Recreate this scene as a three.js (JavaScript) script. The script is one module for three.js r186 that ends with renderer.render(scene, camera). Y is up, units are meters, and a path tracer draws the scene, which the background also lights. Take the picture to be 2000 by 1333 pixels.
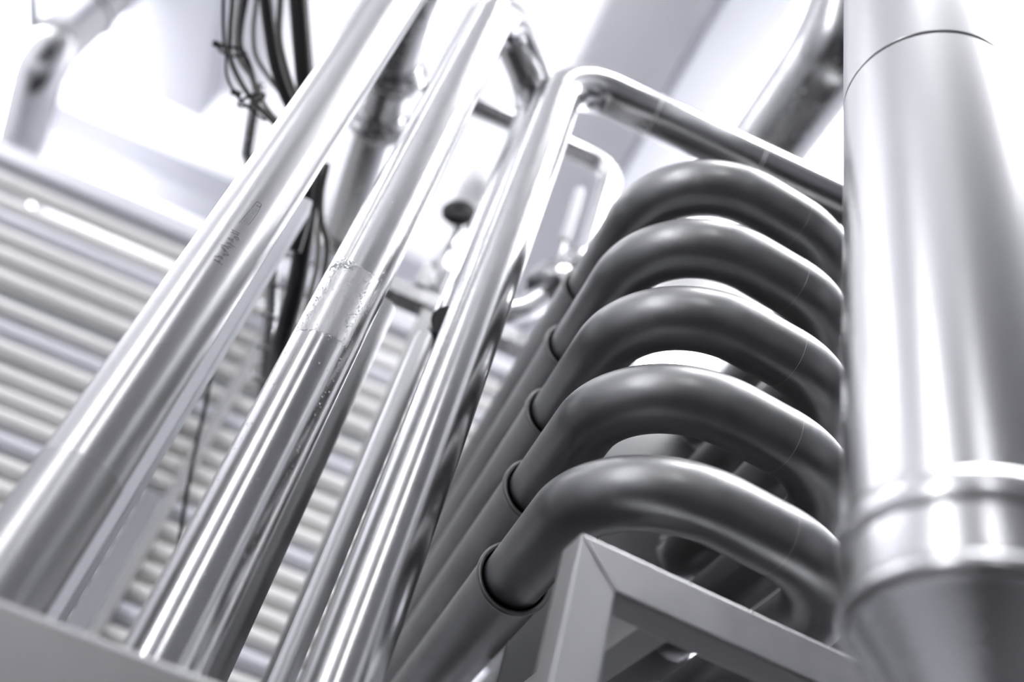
import * as THREE from 'three';
import { RoundedBoxGeometry } from 'three/addons/geometries/RoundedBoxGeometry.js';
import { mergeGeometries } from 'three/addons/utils/BufferGeometryUtils.js';
import { RectAreaLightUniformsLib } from 'three/addons/lights/RectAreaLightUniformsLib.js';

// ---------------------------------------------------------------- camera, light, exposure
const scene = new THREE.Scene();
const V = (x, y, z) => new THREE.Vector3(x, y, z);
const camera = new THREE.PerspectiveCamera(2 * Math.atan(666.5 / 1907.18) * 180 / Math.PI, 1.5, 0.05, 60);
camera.position.set(0, 1.1, 0);                                    // hand-held at chest height, looking up and rolled
camera.quaternion.setFromRotationMatrix(new THREE.Matrix4().makeBasis(
  V(0.91343, 0.23043, 0.33547), V(-0.39452, 0.70377, 0.59082), V(-0.09995, -0.67202, 0.73375)));
camera.focus = 1.09; camera.userData.fStop = 1.6;
scene.background = new THREE.Color(0x000000);

const renderer = new THREE.WebGLRenderer({ antialias: true });
renderer.toneMapping = THREE.LinearToneMapping;
renderer.toneMappingExposure = 0.73;
renderer.shadowMap.enabled = true;
RectAreaLightUniformsLib.init();
const COOL = new THREE.Color().setRGB(0.965, 0.97, 1.0);
const CEIL = 5.0;
// suspended direct / indirect luminaires: [x0, x1, z0, z1, y, up intensity, down intensity]
const LUMINAIRES = [
  [-2.1, -1.8, -5.2, -1.0, 4.1, 24, 22],
  [1.9, 2.2, -5.0, -1.1, 4.0, 170, 6],
  [0.0, 2.1, -0.34, 0.16, 4.55, 4, 50],
];
// tall windows left of and behind the camera: [wall, from, to, y0, y1, intensity]
const WINDOWS = [['left', 0.85, 1.3, 1.8, 4.8, 15], ['front', -1.4, -1.0, 2.7, 4.7, 7]];

// ---------------------------------------------------------------- helpers
let seed = 7;
const rnd = () => { seed = (seed * 1664525 + 1013904223) >>> 0; return seed / 4294967296; };
const taken = new Map();
const numbered = (n) => { const k = taken.get(n) ?? 0; taken.set(n, k + 1); return k ? n + '_' + String(k).padStart(3, '0') : n; };
function tag(o, label, category, group) { o.userData.label = label; o.userData.category = category; if (group) o.userData.group = group; return o; }
function thing(name, label, category, [x, y, z] = [0, 0, 0], group) {
  const o = new THREE.Group(); o.name = numbered(name); o.position.set(x, y, z); scene.add(o);
  return tag(o, label, category, group);
}
function local(name, g, m, parent) { const o = new THREE.Mesh(g, m); o.name = name; o.castShadow = o.receiveShadow = true; parent.add(o); return o; }
function part(name, g, m, parent = scene) {
  const o = new THREE.Mesh(g, m); o.name = name; o.castShadow = o.receiveShadow = true;
  // geometry is authored in world metres; shift it into the parent's frame
  let p = parent, off = V(0, 0, 0);
  while (p && p !== scene) { off.add(p.position); p = p.parent; }
  if (off.lengthSq()) { g = o.geometry = g.clone(); g.translate(-off.x, -off.y, -off.z); }
  parent.add(o); return o;
}
function struct(name, g, m) { const o = part(name, g, m); o.userData.kind = 'structure'; return o; }
function box(x0, x1, y0, y1, z0, z1, r = 0) {
  const w = x1 - x0, h = y1 - y0, d = z1 - z0;
  const g = r ? new RoundedBoxGeometry(w, h, d, 3, r) : new THREE.BoxGeometry(w, h, d);
  const p = g.attributes.position, n = g.attributes.normal, uv = g.attributes.uv;
  for (let i = 0; i < p.count; i++) {
    const a = [Math.abs(n.getX(i)), Math.abs(n.getY(i)), Math.abs(n.getZ(i))], k = a.indexOf(Math.max(...a));
    uv.setXY(i, k === 0 ? p.getZ(i) : p.getX(i), k === 1 ? p.getZ(i) : p.getY(i));
  }
  g.translate((x0 + x1) / 2, (y0 + y1) / 2, (z0 + z1) / 2); return g;
}
// polyline with rounded corners -> dense list of points
function route(pts, R, step = 0.012) {
  pts = pts.map((p) => V(...p)); const out = [pts[0].clone()];
  for (let i = 1; i < pts.length - 1; i++) {
    const a = pts[i - 1].clone().sub(pts[i]).normalize(), b = pts[i + 1].clone().sub(pts[i]).normalize();
    const ang = Math.acos(THREE.MathUtils.clamp(a.dot(b), -1, 1)), t = R / Math.tan(ang / 2);
    const p0 = pts[i].clone().addScaledVector(a, t), c = pts[i].clone().addScaledVector(a.clone().add(b).normalize(), R / Math.sin(ang / 2));
    const u = p0.clone().sub(c).normalize(), w = pts[i].clone().addScaledVector(b, t).sub(c).normalize(), om = Math.PI - ang, n = Math.max(6, Math.ceil(om * R / step));
    const perp = w.clone().addScaledVector(u, -w.dot(u)).normalize();
    for (let k = 0; k <= n; k++) { const th = om * k / n; out.push(c.clone().addScaledVector(u, R * Math.cos(th)).addScaledVector(perp, R * Math.sin(th))); }
  }
  out.push(pts[pts.length - 1].clone()); return out;
}
const smooth = (pts, n = 40) => new THREE.CatmullRomCurve3(pts.map((p) => V(...p)), false, 'centripetal').getSpacedPoints(n);
// tube along points; r is a number or a function of arc length; uv in metres
function sweep(points, r, seg = 48, caps = true) {
  const N = points.length, T = [], pos = [], nor = [], uv = [], idx = [];
  for (let i = 0; i < N; i++) T.push(points[Math.min(i + 1, N - 1)].clone().sub(points[Math.max(i - 1, 0)]).normalize());
  let u = Math.abs(T[0].y) > 0.9 ? V(0, 0, 1) : V(0, 1, 0); u.addScaledVector(T[0], -u.dot(T[0])).normalize();
  let L = 0; const R = typeof r === 'function' ? r : () => r;
  const rings = [];
  for (let i = 0; i < N; i++) {
    if (i) L += points[i].distanceTo(points[i - 1]);
    u.addScaledVector(T[i], -u.dot(T[i])).normalize(); const w = T[i].clone().cross(u);
    rings.push([points[i], u.clone(), w, R(L), L]);
  }
  for (const [c, a, b, rad, l] of rings) for (let k = 0; k <= seg; k++) {
    const th = 2 * Math.PI * k / seg, d = a.clone().multiplyScalar(Math.cos(th)).addScaledVector(b, Math.sin(th));
    pos.push(c.x + d.x * rad, c.y + d.y * rad, c.z + d.z * rad); nor.push(d.x, d.y, d.z); uv.push(th * R(0), l);
  }
  const S = seg + 1;
  for (let i = 0; i < N - 1; i++) for (let k = 0; k < seg; k++) { const a = i * S + k, b = a + S; idx.push(a, a + 1, b, a + 1, b + 1, b); }
  if (caps) for (const [i, s] of [[0, -1], [N - 1, 1]]) {
    const [c, , , ,] = rings[i], t = T[i], base = pos.length / 3;
    pos.push(c.x, c.y, c.z); nor.push(t.x * s, t.y * s, t.z * s); uv.push(0, 0);
    for (let k = 0; k <= seg; k++) { const j = (i * S + k) * 3; pos.push(pos[j], pos[j + 1], pos[j + 2]); nor.push(t.x * s, t.y * s, t.z * s); uv.push(0, 0); }
    for (let k = 0; k < seg; k++) s < 0 ? idx.push(base, base + 2 + k, base + 1 + k) : idx.push(base, base + 1 + k, base + 2 + k);
  }
  const g = new THREE.BufferGeometry();
  g.setAttribute('position', new THREE.Float32BufferAttribute(pos, 3)); g.setAttribute('normal', new THREE.Float32BufferAttribute(nor, 3));
  g.setAttribute('uv', new THREE.Float32BufferAttribute(uv, 2)); g.setIndex(idx); return g;
}
const line = (a, b, r, seg = 40) => sweep([V(...a), V(...a).lerp(V(...b), 0.5), V(...b)], r, seg);
// profile [[radius, axial], ...] turned around an axis through c with direction dir
function turned(profile, c, dir, seg = 64) {
  const g = new THREE.LatheGeometry(profile.map(([r, y]) => new THREE.Vector2(Math.max(r, 0.0001), y)), seg);
  const uv = g.attributes.uv, p = g.attributes.position;
  for (let i = 0; i < uv.count; i++) uv.setXY(i, uv.getX(i) * 0.3, p.getY(i));
  g.applyQuaternion(new THREE.Quaternion().setFromUnitVectors(V(0, 1, 0), V(...dir).normalize())); g.translate(...c); return g;
}
function ring(c, dir, R, r, seg = 64) {
  const g = new THREE.TorusGeometry(R, r, 12, seg);
  g.applyQuaternion(new THREE.Quaternion().setFromUnitVectors(V(0, 0, 1), V(...dir).normalize())); g.translate(...c); return g;
}

// ---------------------------------------------------------------- textures and materials
function noiseGrid(n) { const a = new Float32Array(n * n); for (let i = 0; i < a.length; i++) a[i] = rnd(); return a; }
const G64 = noiseGrid(64);
function vnoise(x, y, per) {                                        // periodic value noise
  const xi = Math.floor(x), yi = Math.floor(y), fx = x - xi, fy = y - yi, s = fx * fx * (3 - 2 * fx), t = fy * fy * (3 - 2 * fy);
  const m = (k) => ((k % per) + per) % per, at = (i, j) => G64[(m(j) % 64) * 64 + (m(i) % 64)];
  return (at(xi, yi) * (1 - s) + at(xi + 1, yi) * s) * (1 - t) + (at(xi, yi + 1) * (1 - s) + at(xi + 1, yi + 1) * s) * t;
}
function tex(n, f, repeat, srgb = false) {
  const d = new Uint8Array(n * n * 4);
  for (let y = 0; y < n; y++) for (let x = 0; x < n; x++) { const v = f(x / n, y / n), i = (y * n + x) * 4; d[i] = d[i + 1] = d[i + 2] = 255 * Math.min(1, Math.max(0, v)); d[i + 3] = 255; }
  const t = new THREE.DataTexture(d, n, n); t.wrapS = t.wrapT = THREE.RepeatWrapping; t.magFilter = THREE.LinearFilter; t.repeat.set(repeat, repeat);
  if (srgb) t.colorSpace = THREE.SRGBColorSpace; t.needsUpdate = true; return t;
}
const fbm = (u, v, f) => 0.5 * vnoise(u * f, v * f, f) + 0.3 * vnoise(u * f * 2 + 5, v * f * 2, f * 2) + 0.2 * vnoise(u * f * 4 + 9, v * f * 4 + 3, f * 4);
const speck = noiseGrid(512);
const steelColour = tex(512, (u, v) => 0.93 + 0.07 * (fbm(u, v, 8) - 0.5), 4, false);
const steelRough = tex(512, (u, v) => 0.75 + 0.22 * (fbm(u, v, 16) - 0.5), 5);
const brushAlong = tex(512, (u, v) => 0.5 + 0.5 * (vnoise(u * 64, v * 4, 64) - 0.5) + 0.3 * (speck[(u * 512 | 0)] - 0.5), 6);      // lines along v
const brushAround = tex(512, (u, v) => 0.5 + 0.5 * (vnoise(u * 4, v * 64, 64) - 0.5) + 0.3 * (speck[(v * 512 | 0)] - 0.5), 6);     // lines along u
const grain = tex(512, (u, v) => 0.5 + 0.6 * (fbm(u, v, 32) - 0.5) + 0.3 * (speck[(v * 512 | 0) * 512 + (u * 512 | 0)] - 0.5), 5);
const metal = (c, rough, o = {}) => new THREE.MeshPhysicalMaterial({ color: new THREE.Color().setRGB(c, c, c * 1.005), metalness: 1, roughness: rough, map: steelColour, ...o });
const M = {
  polishedA: metal(0.6, 0.28, { map: null }),
  polishedC: metal(0.62, 0.3, { roughnessMap: steelRough }),
  polished: metal(0.66, 0.26, { roughnessMap: steelRough, bumpMap: grain, bumpScale: 0.000004 }),
  satin: metal(0.60, 0.34, { roughnessMap: steelRough, bumpMap: brushAround, bumpScale: 0.00001 }),
  dullband: metal(0.46, 0.36, { map: null }),
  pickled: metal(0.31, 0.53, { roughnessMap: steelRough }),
  weld: metal(0.62, 0.4, { bumpMap: grain, bumpScale: 0.00008 }),
  duct: metal(0.6, 0.28, { map: null }),
  frame: metal(0.55, 0.5, { roughnessMap: steelRough, bumpMap: brushAlong, bumpScale: 0.000008 }),
  slim: metal(0.8, 0.5),
  bar: metal(0.42, 0.5),
  bank: metal(0.74, 0.36, { roughnessMap: steelRough }),
  darkSteel: metal(0.45, 0.55, { roughnessMap: steelRough }),
  darkFit: metal(0.5, 0.34, { roughnessMap: steelRough }),
  fitting: metal(0.5, 0.3, { roughnessMap: steelRough }),
  bright: metal(0.75, 0.3, { roughnessMap: steelRough }),
  rubber: new THREE.MeshStandardMaterial({ color: 0x0b0b0d, roughness: 0.45 }),
  greyCable: new THREE.MeshStandardMaterial({ color: 0x55554f, roughness: 0.4 }),
  paleCable: new THREE.MeshStandardMaterial({ color: 0x8c8b84, roughness: 0.4 }),
  whitePaint: new THREE.MeshStandardMaterial({ color: 0xe9e9ea, roughness: 0.5 }),
  greyPaint: new THREE.MeshStandardMaterial({ color: 0xa4a6ab, roughness: 0.5 }),
  palePaint: new THREE.MeshStandardMaterial({ color: 0xd8d9df, roughness: 0.45 }),
  tubePale: new THREE.MeshStandardMaterial({ color: 0xe2e1de, roughness: 0.45 }),
  tubeGrey: new THREE.MeshStandardMaterial({ color: 0xd2d3da, roughness: 0.45 }),
  backSheet: new THREE.MeshStandardMaterial({ color: 0xb4b6ba, roughness: 0.6 }),
  tank: new THREE.MeshStandardMaterial({ color: 0x3c3d40, roughness: 0.6 }),  // dark grey of the added, unseen tank
  navy: new THREE.MeshStandardMaterial({ color: 0x101a38, roughness: 0.5 }),
  black: new THREE.MeshStandardMaterial({ color: 0x121212, roughness: 0.6 }),
  ceiling: new THREE.MeshStandardMaterial({ color: 0xf0f0f3, roughness: 0.9 }),
  wall: new THREE.MeshStandardMaterial({ color: 0xe6e6ea, roughness: 0.85 }),
  wallDark: new THREE.MeshStandardMaterial({ color: 0x6c6c6f, roughness: 0.85 }),
  beam: new THREE.MeshStandardMaterial({ color: 0x9a9ba2, roughness: 0.8 }),
  floor: new THREE.MeshStandardMaterial({ color: 0x28282a, roughness: 0.7, map: grain }),
  lamp: new THREE.MeshStandardMaterial({ color: 0xffffff, emissive: COOL, emissiveIntensity: 5 }),
  pane: new THREE.MeshStandardMaterial({ color: 0xffffff, emissive: COOL, emissiveIntensity: 5 }),
  lampBody: new THREE.MeshStandardMaterial({ color: 0xcfd0d4, roughness: 0.5 }),
};

// ---------------------------------------------------------------- the hall
const X0 = -2.5, X1 = 4.0, Z0 = -5.8, Z1 = 2.8;
struct('floor', box(X0, X1, -0.2, 0, Z0, Z1), M.floor);
struct('ceiling', box(X0, X1, CEIL, CEIL + 0.2, Z0, Z1), M.ceiling);
struct('wall_back', box(X0, X1, 0, CEIL, Z0 - 0.2, Z0), M.wall);
struct('wall_right', box(X1, X1 + 0.2, 0, CEIL, Z0, Z1), M.wall);
WINDOWS.forEach(([wall, a, b, y0, y1, e], i) => {                  // the two walls with their window openings
  const left = wall === 'left', lo = left ? Z0 : X0, hi = left ? Z1 : X1;
  const bx = (p, q, ya, yb, d0 = 0, d1 = 0.2) => left ? box(X0 - d1, X0 - d0, ya, yb, p, q) : box(p, q, ya, yb, Z1 + d0, Z1 + d1);
  struct('wall_' + wall, mergeGeometries([bx(lo, a, 0, CEIL), bx(a, b, 0, y0), bx(a, b, y1, CEIL), bx(b, hi, 0, CEIL)]), left ? M.wall : M.wallDark);
  const w = new THREE.Group(); w.name = 'window_' + (i + 1); w.userData.kind = 'structure'; scene.add(w);
  part('pane', bx(a, b, y0, y1, 0.14, 0.16), M.pane, w);
  part('window_frame', mergeGeometries([bx(a, b, y0, y0 + 0.04, 0.08, 0.14), bx(a, b, y1 - 0.04, y1, 0.08, 0.14), bx(a, a + 0.04, y0, y1, 0.08, 0.14), bx(b - 0.04, b, y0, y1, 0.08, 0.14)]), M.whitePaint, w);
  const l = new THREE.RectAreaLight(COOL, e, b - a - 0.1, y1 - y0 - 0.1), y = (y0 + y1) / 2, m = (a + b) / 2; l.name = 'window_light';
  if (left) { l.position.set(X0 - 0.07, y, m); l.lookAt(X0 + 5, y, m); } else { l.position.set(m, y, Z1 + 0.07); l.lookAt(m, y, Z1 - 5); }
  scene.add(l);
});
LUMINAIRES.forEach(([x0, x1, z0, z1, y, up, down], i) => {
  const t = thing('linear_luminaire', ['long suspended ceiling light running above the left side of the hall', 'long suspended ceiling light running above the right side of the hall', 'wide suspended ceiling light across the hall above the viewer'][i], 'ceiling light', [(x0 + x1) / 2, y, (z0 + z1) / 2]);
  part('housing', box(x0, x1, y - 0.03, y + 0.03, z0, z1, 0.01), M.lampBody, t);
  part('diffuser', box(x0 + 0.02, x1 - 0.02, y - 0.04, y - 0.031, z0 + 0.02, z1 - 0.02), M.lamp, t);
  const rods = [[x0 + (x1 - x0) * 0.5, z0 + 0.3], [x0 + (x1 - x0) * 0.5, z1 - 0.3]];
  if (x1 - x0 > z1 - z0) { rods[0] = [x0 + 0.3, (z0 + z1) / 2]; rods[1] = [x1 - 0.3, (z0 + z1) / 2]; }
  for (const [x, z] of rods) part('hanger', line([x, y + 0.03, z], [x, CEIL, z], 0.006, 8), M.fitting, t);
  for (const [dir, e] of [[1, up], [-1, down]]) {
    const l = new THREE.RectAreaLight(COOL, e, x1 - x0 - 0.04, z1 - z0 - 0.04); l.name = 'luminaire_light';
    l.position.set((x0 + x1) / 2, y + dir * 0.045, (z0 + z1) / 2); l.rotation.x = dir > 0 ? Math.PI / 2 : -Math.PI / 2; scene.add(l);
  }
});
struct('trim_1', box(0.62, 0.86, CEIL - 0.22, CEIL, Z0, 0), M.beam);              // ceiling beams
struct('trim_2', box(X0, 0.2, CEIL - 0.2, CEIL, -4.15, -3.95), M.beam);
struct('trim_3', box(-1.75, -1.35, CEIL - 0.25, CEIL, -3.4, -1.5), M.beam);

// ---------------------------------------------------------------- three polished riser pipes
const PR = 0.03805;
const A = [-0.214, -0.824], B = [-0.081, -0.882], C = [0.072, -0.92];
{
  const t = thing('riser_pipe', 'leftmost of three polished steel riser pipes, straight, dull grey at its lower end', 'pipe', [A[0], 0, A[1]]);
  part('tube', line([A[0], 1.49, A[1]], [A[0], CEIL, A[1]], PR, 96), M.polishedA, t);
  part('sleeve', line([A[0], 0, A[1]], [A[0], 1.505, A[1]], PR + 0.0005, 96), M.dullband, t).userData.label = 'dull grey lower sleeve';
}
const bTop = 2.615, B2 = [0.058, -1.032];
{
  const t = thing('riser_pipe', 'middle of three polished steel riser pipes, wet with water drops, bending over at top', 'pipe', [B[0], 0, B[1]]);
  part('tube', sweep(route([[B[0], 0, B[1]], [B[0], bTop, B[1]], [B2[0], bTop, B2[1]], [B2[0], 2.03, B2[1]]], 0.08), PR, 96), M.polished, t);
}
const cTop = 2.555;
{
  const t = thing('riser_pipe', 'rightmost of three polished steel riser pipes, elbowing right into a level run', 'pipe', [C[0], 0, C[1]]);
  part('tube', sweep(route([[C[0], 0, C[1]], [C[0], cTop, C[1]], [1.5, cTop, C[1]], [1.5, CEIL, C[1]]], 0.085), PR, 96), M.polishedC, t);
  for (const x of [0.235, 0.435]) part('weld_seam', ring([x, cTop, C[1]], [1, 0, 0], PR, 0.0012), M.weld, t);
  part('weld_seam', ring([C[0], cTop - 0.087, C[1]], [0, 1, 0], PR, 0.0007), M.weld, t);
}

// ---------------------------------------------------------------- stacked return bends of the tubular heat exchanger
const UX = 0.2283, UX2 = 0.5196, UZ = -0.7231, UZ2 = -0.7578, UR = 0.1175, UH = 1.678, US = 0.1267, UC = -1.01, TR = 0.038;
const ordinals = ['lowest matt steel return bend of the stack, just above the welded frame corner', 'second lowest matt steel return bend of the five in the stack', 'middle matt steel return bend of the five in the stack', 'second highest matt steel return bend of the five in the stack', 'highest matt steel return bend of the stack, next to the level polished pipe'];
for (let i = 0; i < 5; i++) {
  const y = UH + i * US, t = thing('return_bend', ordinals[i], 'pipe bend', [UX, y, UC], 'stacked return bends');
  const way = route([[UX, y, -1.15], [UX, y, UZ], [UX2, y, UZ2], [UX2, y, -1.5]], UR, 0.005);
  part('bend_tube', sweep(way, TR, 96), M.pickled, t);
  for (const [x, UC] of [[UX, -1.01], [UX2, -1.24]]) {
    const far = 2.29 + UC;
    part('shell_tube', turned([[0.0405, 0.012], [0.0405, 0.06], [0.0395, 0.07], [0.0445, 0.0705], [0.0445, far], [0.02, far]], [x, y, UC], [0, 0, -1], 96), M.pickled, t);
    part('collar', turned([[0.0405, 0.03], [0.0405, -0.001], [0.0412, -0.0025], [0.0435, -0.003], [0.0458, -0.0025], [0.047, -0.0005], [0.047, 0.002], [0.0458, 0.0045], [0.0446, 0.006], [0.0446, 0.0705]], [x, y, UC], [0, 0, -1], 96), M.pickled, t);
  }
  const k = way.findIndex((p) => p.x > 0.385), d = way[k + 1].clone().sub(way[k - 1]);   // circumferential weld on the right half
  part('weld_seam', ring(way[k].toArray(), d.toArray(), TR, 0.00022), M.weld, t);
}
{ // plate that carries the tubes
  const t = thing('tube_support_plate', 'dark steel support plate behind the stacked return bends', 'plate', [0.55, 1.62, -1.34]);
  const sh = new THREE.Shape([[0.285, 1.62], [0.95, 1.62], [0.95, 2.64], [0.36, 2.64], [0.36, 2.3], [0.285, 2.2]].map(([a, b]) => new THREE.Vector2(a, b)));
  for (let i = 0; i < 5; i++) sh.holes.push(new THREE.Path().absarc(UX2, UH + i * US, 0.0465, 0, Math.PI * 2));
  sh.holes.push(new THREE.Path([[0.385, 2.25], [0.54, 2.25], [0.54, 2.42], [0.385, 2.42]].map(([a, b]) => new THREE.Vector2(a, b))));
  const g = new THREE.ExtrudeGeometry(sh, { depth: 0.01, bevelEnabled: false, curveSegments: 32 }); g.translate(0, 0, -1.21);
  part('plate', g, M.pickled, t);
}

// ---------------------------------------------------------------- welded square tube frame
{
  const x = 0, y = 1.568, z = 0, w = 0.041, r = 0.003;
  const t = thing('square_tube_frame', 'welded square steel tube frame with mitred corner below the lowest return bend', 'frame');
  t.position.set(0.207, 0, -0.702); t.rotation.y = 0.07;
  // front post and beam meet at a mitre: extruded outlines with the 45 degree cut
  const ex = (pts) => { const s = new THREE.Shape(pts.map(([a, b]) => new THREE.Vector2(a, b))); const g = new THREE.ExtrudeGeometry(s, { depth: w - 2 * r, bevelEnabled: true, bevelSize: r, bevelThickness: r, bevelOffset: -r, bevelSegments: 4, steps: 1 }); g.translate(0, 0, z - w + r); return g; };
  const X = 1.0;
  local('post', ex([[x, y], [x, 0], [x + w, 0], [x + w, y - w]]), M.frame, t);
  local('beam', ex([[x, y], [x + w, y - w], [X - w, y - w], [X, y]]), M.frame, t);
  local('post', ex([[X, y], [X - w, y - w], [X - w, 0], [X, 0]]), M.frame, t);
  local('weld_seam', sweep(smooth([[x + 0.001, y - 0.001, z - 0.0005], [x + w / 2, y - w / 2 + 0.0006, z], [x + w - 0.001, y - w + 0.001, z - 0.0005]], 12), 0.0011, 10), M.weld, t);
  for (const xx of [0.085, 0.56]) local('side_beam', box(xx, xx + 0.03, y - 0.04, y - 0.002, -0.9, z - w), M.frame, t);
  local('back_beam', box(x, X, y - 0.04, y - 0.002, -0.94, -0.9), M.frame, t);
}

// ---------------------------------------------------------------- big vertical duct in the right foreground
{
  const cx = 0.4005, cz = -0.4555, R = 0.0838;
  const t = thing('vertical_duct', 'large bright sheet steel duct with conical lower end in the right foreground', 'duct', [cx, 1.33, cz]);
  part('upper_section', turned([[R - 0.006, 2.0575], [R - 0.0008, 2.0575], [R, 2.0585], [R, CEIL]], [cx, 0, cz], [0, 1, 0], 128), M.duct, t);
  part('body', turned([[R - 0.0006, 1.513], [R, 1.516], [R, 2.052], [R - 0.001, 2.0535], [R - 0.006, 2.0535]], [cx, 0, cz], [0, 1, 0], 128), M.duct, t);
  part('joint_gap', turned([[R - 0.005, 2.05], [R - 0.005, 2.062]], [cx, 0, cz], [0, 1, 0], 128), M.black, t);
  part('bead_ring', turned([[R - 0.001, 1.4885], [R + 0.0012, 1.490], [R + 0.0028, 1.494], [R + 0.0034, 1.500], [R + 0.0028, 1.507], [R + 0.001, 1.512], [R - 0.001, 1.514]], [cx, 0, cz], [0, 1, 0], 128), M.duct, t);
  part('collar_band', turned([[R - 0.001, 1.452], [R + 0.0006, 1.454], [R + 0.0008, 1.487], [R - 0.001, 1.489]], [cx, 0, cz], [0, 1, 0], 128), M.duct, t);
  part('rim', turned([[R - 0.006, 1.4395], [R - 0.001, 1.4398], [R + 0.0022, 1.4415], [R + 0.003, 1.445], [R + 0.0026, 1.449], [R + 0.0008, 1.4525], [R - 0.002, 1.453]], [cx, 0, cz], [0, 1, 0], 128), M.duct, t);
  part('cone', turned([[0.0, 1.2], [0.021, 1.2], [0.022, 1.33], [R - 0.004, 1.436], [R - 0.003, 1.4405]], [cx, 0, cz], [0, 1, 0], 128), M.satin, t);
}

// ---------------------------------------------------------------- bank of level tubes behind on the left
{
  const ys = [3.072, 2.99, 2.935, 2.88, 2.814, 2.74, 2.653, 2.587, 2.53, 2.46, 2.40, 2.342, 2.282, 2.222, 2.162, 2.105, 2.048, 1.99, 1.932, 1.875, 1.818, 1.76];
  const names = ['topmost', 'second', 'third', 'fourth', 'fifth', 'sixth', 'seventh', 'eighth', 'ninth', 'tenth', 'eleventh', 'twelfth', 'thirteenth', 'fourteenth', 'fifteenth', 'sixteenth', 'seventeenth', 'eighteenth', 'nineteenth', 'twentieth', 'twenty-first', 'twenty-second'];
  ys.forEach((y, i) => tag(part(numbered('bank_tube'), line([X0, y, -2.4], [0.33, y, -2.4], 0.0255 + 0.0006 * ((i * 7) % 3), 32), i % 5 === 2 ? M.tubeGrey : M.tubePale),
    i ? `blurred level steel tube in the bank behind, ${names[i]} from the top` : 'blurred level steel tube in the bank behind, topmost under the pale beam', 'tube', 'tubes of the bank behind'));
  const b = thing('bank_rail', 'pale level square beam closing the top of the blurred tube bank', 'beam', [-1.2, 3.12, -2.4]);
  part('rail', box(X0, 0.36, 3.125, 3.185, -2.44, -2.36, 0.004), M.palePaint, b);
  part('back_sheet', box(X0, 0.32, 1.6, 3.12, -2.62, -2.6), M.backSheet, b);
}
for (const [x, lab] of [[-0.5, 'dark upright post in front of the blurred tube bank, beside the white post'], [-0.40, 'olive grey upright post in front of the blurred tube bank, behind the black hose']])
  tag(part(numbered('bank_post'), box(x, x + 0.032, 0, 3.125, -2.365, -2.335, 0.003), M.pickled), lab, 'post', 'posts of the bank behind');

// ---------------------------------------------------------------- thinner uprights between and behind the risers
tag(part('slim_pipe', sweep([V(0.022, 0, -1.024), V(0.022, 1, -1.024), V(0.022, 1.976, -1.024), V(0.022, 1.983, -1.024), V(0.022, 1.988, -1.024)], (l) => l > 1.985 ? 0.007 : l > 1.98 ? 0.0115 : 0.0135, 40), M.slim), 'slim bright steel pipe hugging the left side of the rightmost riser', 'pipe');
tag(part('dark_pipe', line([-0.052, 0, -1.103], [-0.052, 2.07, -1.103], 0.0215), M.pickled), 'blurred steel pipe close behind the wet middle riser, with reflected darkness put into its colour', 'pipe');  // darker steel colour stands in for the dark surroundings it mirrors
tag(part('dark_post', box(0.004, 0.036, 0, 2.425, -1.49, -1.455, 0.003), M.pickled), 'blurred square post behind the slim bright pipe, with reflected darkness put into its colour', 'post');  // same darker steel, reflected darkness put into the colour
tag(part('white_post', box(-0.246, -0.216, 0, 2.2, -1.12, -1.085, 0.004), M.palePaint), 'pale white upright post close behind the right edge of the leftmost riser', 'post');
tag(part('grey_post', box(-0.345, -0.308, 0, 2.004, -1.82, -1.79, 0.004), M.greyPaint), 'flat grey upright bar with a free top in front of the tube bank, lower left', 'post');
tag(part('rail_bar', box(-1.5, 0.12, 1.272, 1.345, -0.75, -0.712, 0.006), M.bar), 'blurred grey steel bar crossing the bottom left corner in the foreground', 'bar');

// ---------------------------------------------------------------- overhead pipe with clamp unions
{
  const x = -0.235, y = 2.75, r = 0.046;
  const t = thing('clamped_pipe', 'dark overhead pipe with two clamp unions between the left and middle risers', 'pipe', [x, y, -1.2]);
  part('tube', sweep(route([[x, CEIL, -1.0], [x, y, -1.0], [x, y, -1.7]], 0.07), r, 48), M.darkFit, t);
  for (const z of [-1.205, -1.335]) {
    const c = part('clamp', turned([[r, -0.032], [r + 0.006, -0.03], [r + 0.008, -0.014], [r + 0.02, -0.011], [r + 0.022, -0.004], [r + 0.022, 0.004], [r + 0.02, 0.011], [r + 0.008, 0.014], [r + 0.006, 0.03], [r, 0.032]], [x, y, z], [0, 0, 1], 48), M.fitting, t);
    part('wing_nut', mergeGeometries([box(x + r + 0.018, x + r + 0.05, y - 0.008, y + 0.008, z - 0.012, z + 0.012, 0.004), line([x + r + 0.034, y - 0.035, z], [x + r + 0.034, y + 0.03, z], 0.006, 16)].map((g) => g.index ? g.toNonIndexed() : g)), M.fitting, c);
  }
  part('end_cap', turned([[r, 0.0], [r + 0.016, 0.002], [r + 0.017, 0.016], [r, 0.02], [0.02, 0.03], [0, 0.031]], [x, y, -1.69], [0, 0, -1], 48), M.fitting, t);
}
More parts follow.
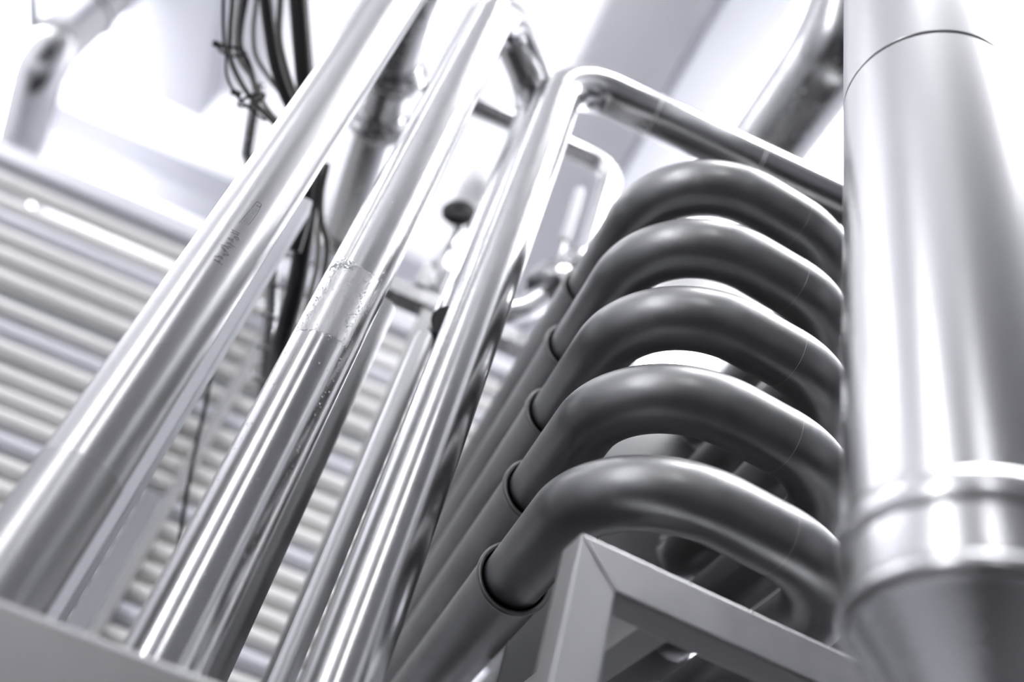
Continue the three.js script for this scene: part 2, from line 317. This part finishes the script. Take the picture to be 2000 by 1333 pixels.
// ---------------------------------------------------------------- level pipe with elbow and union, right of the rightmost riser
{
  const z = -1.323, t = thing('elbow_pipe', 'blurred bright steel pipe turning down through a union right of the rightmost riser', 'pipe', [0.27, 2.7, z]);
  const p = [...route([[-0.13, CEIL, z], [-0.13, 2.925, z], [0.279, 2.925, z], [0.275, 2.64, z]], 0.055), ...smooth([[0.274, 2.62, z], [0.266, 2.585, z], [0.236, 2.51, z], [0.2, 2.43, z], [0.17, 2.385, z], [0.13, 2.36, z], [0.05, 2.35, z]], 30)];
  part('tube', sweep(p, 0.025, 40), M.bright, t);
  const d = [0.375, 0.927, 0];
  part('union_nut', turned([[0.025, -0.036], [0.05, -0.034], [0.055, -0.026], [0.055, 0.012], [0.048, 0.02], [0.025, 0.022]], [0.228, 2.492, z], d, 8), M.darkFit, t);
  part('union_sleeve', turned([[0.025, -0.035], [0.038, -0.032], [0.04, 0.02], [0.034, 0.03], [0.025, 0.034]], [0.258, 2.567, z], d, 32), M.darkFit, t);
}
{
  const t = thing('white_rod', 'short blurred white rod inside the curve of the elbowed pipe', 'rod', [0.244, 2.465, -1.47]);
  part('stem', line([0.244, 2.465, -1.47], [0.244, 2.8, -1.47], 0.006, 16), M.fitting, t);
  part('sleeve', line([0.244, 2.795, -1.47], [0.244, 2.99, -1.47], 0.012, 24), M.whitePaint, t);
}

// ---------------------------------------------------------------- beam with valve
{
  const b = thing('cross_beam', 'blurred level steel beam carrying the white valve behind the risers', 'beam', [0.1, 2.43, -1.47]);
  part('bar', box(-0.13, 0.3, 2.425, 2.465, -1.495, -1.45, 0.003), M.darkFit, b);
  part('bracket', box(-0.03, 0.0, 2.465, 2.53, -1.48, -1.445, 0.003), M.fitting, b);
  const v = thing('valve', 'white capped valve with a round black handwheel between the middle and right risers', 'valve', [0.012, 2.465, -1.47]);
  part('body', turned([[0, 0], [0.018, 0.0], [0.022, 0.03], [0.03, 0.06], [0.03, 0.1], [0.02, 0.14], [0.014, 0.17], [0.014, 0.27]], [0.012, 2.465, -1.47], [0, 1, 0], 32), M.bright, v);
  part('actuator', turned([[0.014, 0.24], [0.034, 0.25], [0.04, 0.27], [0.04, 0.37], [0.036, 0.42], [0.024, 0.455], [0, 0.465]], [0.012, 2.465, -1.47], [0, 1, 0], 40), M.whitePaint, v);
  part('handwheel', turned([[0.01, -0.012], [0.03, -0.014], [0.038, -0.006], [0.038, 0.006], [0.03, 0.014], [0.01, 0.012]], [-0.004, 2.70, -1.435], [-0.3, 0.1, 1], 40), M.black, v);
  const n = thing('junction_box', 'small dark navy box hanging under the level beam', 'box', [0.03, 2.37, -1.47]);
  part('housing', box(0.035, 0.1, 2.36, 2.425, -1.495, -1.45, 0.006), M.navy, n);
  part('lid', box(0.038, 0.097, 2.363, 2.422, -1.45, -1.443, 0.003), M.navy, n);
}

// ---------------------------------------------------------------- big pipes under the ceiling
{
  const t = thing('large_pipe', 'large blurred dark pipe elbowing down beside the top of the big duct', 'pipe', [0.59, 3.07, -1.0]);
  part('tube', sweep(route([[0.59, CEIL, -0.86], [0.59, 3.07, -0.86], [0.59, 3.07, -1.26]], 0.13), 0.093, 64), M.darkFit, t);
  part('flange', turned([[0.05, -0.004], [0.108, -0.004], [0.11, 0], [0.11, 0.012], [0.106, 0.015], [0.093, 0.015]], [0.59, 3.07, -1.262], [0, 0, 1], 64), M.fitting, t);
  const u = thing('ceiling_pipe', 'far blurred steel pipe with an elbow in the top left corner', 'pipe', [-1.7, 4.02, -2.73]);
  part('tube', sweep(route([[-1.70, CEIL, -2.70], [-1.70, 3.98, -2.70], [-2.35, 3.98, -5.8]], 0.16), 0.095, 48), M.fitting, u);
  part('clamp', ring([-1.70, 4.32, -2.70], [0, 1, 0], 0.096, 0.012), M.fitting, u);
}

// ---------------------------------------------------------------- added tank out of view, there to darken the right sides of the risers
{
  const t = thing('added_shade_tank', 'tall dark grey tank added out of view at right to darken the right sides of the risers', 'tank', [2.45, 0, -0.3]), c = [2.45, 0, -0.3];
  part('shell', turned([[0, 0.5], [0.35, 0.44], [0.57, 0.6], [0.6, 0.75], [0.6, 3.1], [0.58, 3.2], [0.4, 3.32], [0, 3.4]], c, [0, 1, 0], 64), M.tank, t);
  for (let k = 0; k < 4; k++) { const a = Math.PI / 4 + k * Math.PI / 2, x = c[0] + 0.48 * Math.cos(a), z = c[2] + 0.48 * Math.sin(a); part('leg', line([x, 0, z], [x, 0.6, z], 0.05, 16), M.darkSteel, t); }
  part('band', ring([2.45, 3.1, -0.3], [0, 1, 0], 0.605, 0.02), M.darkSteel, t);
}

// ---------------------------------------------------------------- cables
{
  const C9 = [
    ['black_hose', 'thick black hose in the cable bundle, rightmost where it crosses behind the leftmost riser', 'hose', M.rubber, 0.0165, [[-0.412, 2.559, -0.955], [-0.39, 2.523, -0.985], [-0.354, 2.47, -1.029], [-0.312, 2.411, -1.077], [-0.275, 2.365, -1.114], [-0.248, 2.317, -1.154], [-0.231, 2.266, -1.199], [-0.215, 2.222, -1.237], [-0.198, 2.164, -1.288], [-0.187, 2.104, -1.341], [-0.15, 1.98, -1.36], [-0.1, 1.7, -1.36], [-0.1, 0, -1.36]]],
    ['black_hose', 'thinner black hose left of the thickest black hose', 'hose', M.rubber, 0.011, [[-0.452, 2.51, -0.95], [-0.429, 2.476, -0.979], [-0.403, 2.442, -1.007], [-0.37, 2.403, -1.038], [-0.335, 2.372, -1.062], [-0.285, 2.34, -1.085], [-0.255, 2.3, -1.12], [-0.235, 2.25, -1.17], [-0.225, 2.2, -1.21]]],
    ['cable', 'thin dark grey cable, leftmost of the bundle, ending at the upper tie', 'cable', M.rubber, 0.003, [[-0.489, 2.434, -0.93], [-0.471, 2.4, -0.958], [-0.452, 2.367, -0.987], [-0.436, 2.345, -1.005], [-0.425, 2.34, -1.01]]],
    ['cable', 'grey cable second from the left in the bundle', 'cable', M.greyCable, 0.0045, [[-0.486, 2.464, -0.943], [-0.467, 2.429, -0.972], [-0.451, 2.394, -1.002], [-0.435, 2.365, -1.027], [-0.404, 2.34, -1.045], [-0.361, 2.318, -1.06], [-0.31, 2.301, -1.07]]],
    ['cable', 'pale grey cable third from the left in the bundle', 'cable', M.paleCable, 0.004, [[-0.484, 2.493, -0.957], [-0.465, 2.457, -0.987], [-0.45, 2.421, -1.018], [-0.432, 2.392, -1.042], [-0.399, 2.374, -1.055], [-0.357, 2.344, -1.076], [-0.3, 2.322, -1.089]]],
    ['cable', 'dark cable fourth from the left in the bundle', 'cable', M.rubber, 0.0055, [[-0.48, 2.522, -0.971], [-0.466, 2.486, -1.001], [-0.456, 2.454, -1.029], [-0.442, 2.425, -1.048], [-0.418, 2.405, -1.057], [-0.385, 2.37, -1.075]]],
    ['cable', 'grey cable fifth from the left, beside the thinner black hose', 'cable', M.greyCable, 0.004, [[-0.476, 2.552, -0.984], [-0.457, 2.515, -1.015], [-0.441, 2.477, -1.047], [-0.42, 2.448, -1.071], [-0.387, 2.429, -1.085], [-0.342, 2.405, -1.1], [-0.29, 2.37, -1.13]]],
    ['cable', 'olive grey cable running between the two black hoses', 'cable', M.greyCable, 0.0055, [[-0.42, 2.499, -0.929], [-0.402, 2.464, -0.959], [-0.381, 2.423, -0.994], [-0.357, 2.395, -1.016], [-0.316, 2.359, -1.043], [-0.262, 2.332, -1.061]]],
    ['cable', 'thin dark cable looping out at the left between the two ties', 'cable', M.rubber, 0.0022, [[-0.428, 2.323, -0.982], [-0.422, 2.312, -0.992], [-0.41, 2.293, -1.007], [-0.387, 2.277, -1.019], [-0.362, 2.267, -1.024], [-0.33, 2.262, -1.03]]],
    ['cable', 'grey cable curving right of the black hose below the leftmost riser', 'cable', M.greyCable, 0.0055, [[-0.234, 2.325, -1.117], [-0.223, 2.287, -1.151], [-0.206, 2.257, -1.176], [-0.18, 2.23, -1.198], [-0.166, 2.192, -1.23], [-0.155, 2.13, -1.266], [-0.13, 2.0, -1.29]]],
    ['cable', 'pale cable curving behind the black hose below the leftmost riser', 'cable', M.paleCable, 0.0055, [[-0.262, 2.374, -1.185], [-0.252, 2.341, -1.215], [-0.224, 2.312, -1.237], [-0.196, 2.269, -1.273], [-0.182, 2.216, -1.32], [-0.165, 2.14, -1.363], [-0.13, 2.0, -1.39]]],
    ['cable', 'thin dark cable hanging in front of the tube bank between left and middle risers', 'cable', M.rubber, 0.0036, [[-0.27, 2.24, -1.31], [-0.282, 2.219, -1.33], [-0.286, 2.177, -1.369], [-0.288, 2.131, -1.411], [-0.29, 2.105, -1.436], [-0.27, 2.029, -1.503], [-0.264, 2.002, -1.527], [-0.241, 1.921, -1.597], [-0.223, 1.869, -1.643], [-0.18, 1.772, -1.726]]],
  ];
  for (const [name, label, cat, m, r, pts] of C9) {
    const p = pts.map((q) => [...q]);
    if (p[0][1] > 2.42) p.unshift([p[0][0] - 0.12, p[0][1] + 0.25, p[0][2] + 0.18], [p[0][0] - 0.04, p[0][1] + 0.09, p[0][2] + 0.06]);   // on towards the cable run overhead
    tag(part(numbered(name), sweep(smooth(p, 70), r, r > 0.009 ? 32 : 16), m), label, cat, 'cables of the bundle');
  }
  const tie = (name, c, d, R, label) => tag(part(numbered(name), mergeGeometries([ring(c, d, R, 0.0025, 32).toNonIndexed(), box(c[0] - R - 0.012, c[0] - R + 0.004, c[1] - 0.004, c[1] + 0.004, c[2] - 0.004, c[2] + 0.004, 0.001)]), M.black), label, 'cable tie', 'cable ties');
  tie('cable_tie', [-0.434, 2.37, -1.02], [0.3, -0.8, -0.6], 0.021, 'black cable tie round the upper left of the cable bundle');
  tie('cable_tie', [-0.372, 2.31, -1.045], [0.7, -0.5, -0.4], 0.022, 'black cable tie round the lower part of the cable bundle');
  const tray = thing('cable_tray', 'thin grey steel strip behind the cable bundle, carrying the cables', 'tray', [-0.33, 2.3, -1.25]);
  part('strip', sweep([V(-0.41, 2.455, -1.13), V(-0.379, 2.366, -1.209), V(-0.29, 2.31, -1.30), V(-0.243, 2.22, -1.393), V(-0.195, 2.1, -1.49)], 0.012, 6), M.darkFit, tray);
  for (let k = 0; k < 5; k++) part('rung', line([-0.285 + 0.016 * k, 2.28 - 0.042 * k, -1.32 - 0.036 * k], [-0.2 + 0.012 * k, 2.28 - 0.042 * k, -1.31 - 0.036 * k], 0.004, 10), M.darkFit, tray);
}

// ---------------------------------------------------------------- surface details of the risers
function patch(c, R, y0, y1, a0, a1, seg = 48) {                    // piece of a cylinder wall around a vertical axis; angle 0 faces +z, towards the viewer
  const g = new THREE.CylinderGeometry(R, R, y1 - y0, seg, 1, true, a0, a1 - a0);
  g.translate(c[0], (y0 + y1) / 2, c[1]); return g;
}
const riserA = scene.getObjectByName('riser_pipe'), riserB = scene.getObjectByName('riser_pipe_001');
part('dull_band', patch(B, PR + 0.00008, 1.775, 1.885, -2.2, 0.72), M.dullband, riserB).userData.label = 'dull wet band covered in drops';
{ // condensation
  const n = 3000, g = new THREE.SphereGeometry(1, 10, 7), m = new THREE.MeshPhysicalMaterial({ color: 0xffffff, roughness: 0.02, transmission: 1, thickness: 0.002, ior: 1.33 });
  const im = new THREE.InstancedMesh(g, m, n), q = new THREE.Quaternion(), up = V(0, 1, 0), mt = new THREE.Matrix4();
  for (let i = 0; i < n; i++) {
    let y, a, s;
    const k = rnd();
    if (k < 0.3) { y = 1.772 + 0.115 * rnd(); a = -1.5 + 2.3 * rnd(); s = 0.0003 + 0.0005 * rnd() ** 2; }
    else if (k < 0.5) { y = 1.772 + 0.115 * rnd(); a = [-0.75, -0.1, 0.4][i % 3] + 0.22 * (rnd() + rnd() - 1); s = 0.0003 + 0.0009 * rnd() ** 3; }
    else if (k < 0.58) { y = 1.885 + 0.012 * (rnd() + rnd() - 1); a = -1.1 + 0.9 * rnd(); s = 0.0004 + 0.0008 * rnd() ** 2; }
    else if (k < 0.62) { y = 1.775 + 0.006 * (rnd() + rnd() - 1); a = -1.1 + 1.9 * rnd(); s = 0.0003 + 0.0006 * rnd() ** 2; }
    else if (k < 0.82) { y = 1.38 + 1.2 * rnd(); a = 0.75 + 0.12 * (rnd() + rnd() - 1); s = 0.0003 + 0.001 * rnd() ** 3; }
    else if (k < 0.93) { y = 1.38 + 1.1 * rnd(); a = -0.95 + 0.3 * (rnd() + rnd() - 1); s = 0.0003 + 0.0009 * rnd() ** 3; }
    else { y = 1.4 + 0.9 * rnd(); a = -1.2 + 2.2 * rnd(); s = 0.0003 + 0.0009 * rnd() ** 3; }
    const d = V(Math.sin(a), 0, Math.cos(a)); q.setFromUnitVectors(up, d);
    mt.compose(V(d.x * (PR + 0.0001), y, d.z * (PR + 0.0001)), q, V(s, s * 0.55, s * (0.95 + 0.3 * rnd()))); im.setMatrixAt(i, mt);
  }
  im.name = 'water_drops'; im.userData.kind = 'stuff'; im.castShadow = im.receiveShadow = true; riserB.add(im);
}
{ // worn etched lettering on the leftmost riser
  const cv = document.createElement('canvas'); cv.width = 512; cv.height = 128; const x = cv.getContext('2d');
  x.fillStyle = '#000'; x.fillRect(0, 0, 512, 128); x.strokeStyle = '#bbb'; x.lineWidth = 4; x.lineCap = 'round';
  for (let i = 0; i < 9; i++) { const cx = 20 + i * 26; x.beginPath(); x.moveTo(cx, 40 + rnd() * 50); for (let k = 0; k < 4; k++) x.quadraticCurveTo(cx + rnd() * 30 - 8, 25 + rnd() * 80, cx + rnd() * 26 - 6, 25 + rnd() * 80); x.stroke(); }
  x.beginPath(); x.moveTo(300, 40); x.lineTo(490, 60); x.lineTo(490, 95); x.lineTo(465, 95); x.lineTo(465, 70); x.moveTo(490, 95); x.quadraticCurveTo(400, 110, 320, 95); x.stroke();
  x.strokeStyle = '#555'; x.lineWidth = 2; for (let i = 0; i < 60; i++) { x.beginPath(); const cx = 310 + rnd() * 130, cy = 50 + rnd() * 45; x.moveTo(cx, cy); x.lineTo(cx + 14 * rnd(), cy + 10 * rnd() - 5); x.stroke(); }
  const t = new THREE.CanvasTexture(cv); t.center.set(0.5, 0.5); t.rotation = Math.PI / 2;
  const m = metal(0.22, 0.6, { alphaMap: t, transparent: true });
  part('etched_marking', patch(A, PR + 0.0003, 1.755, 1.865, -0.1, 0.45), m, riserA).userData.label = 'worn illegible etched marking';
  part('scratch', sweep([[0.05, 1.634], [0.16, 1.6395], [0.27, 1.643], [0.36, 1.644]].map(([a, y]) => V(A[0] + (PR + 0.0001) * Math.sin(a), y, A[1] + (PR + 0.0001) * Math.cos(a))), (l) => l < 0.001 || l > 0.011 ? 0.00008 : 0.00035, 8), M.bright, riserA);
}
renderer.render(scene, camera);
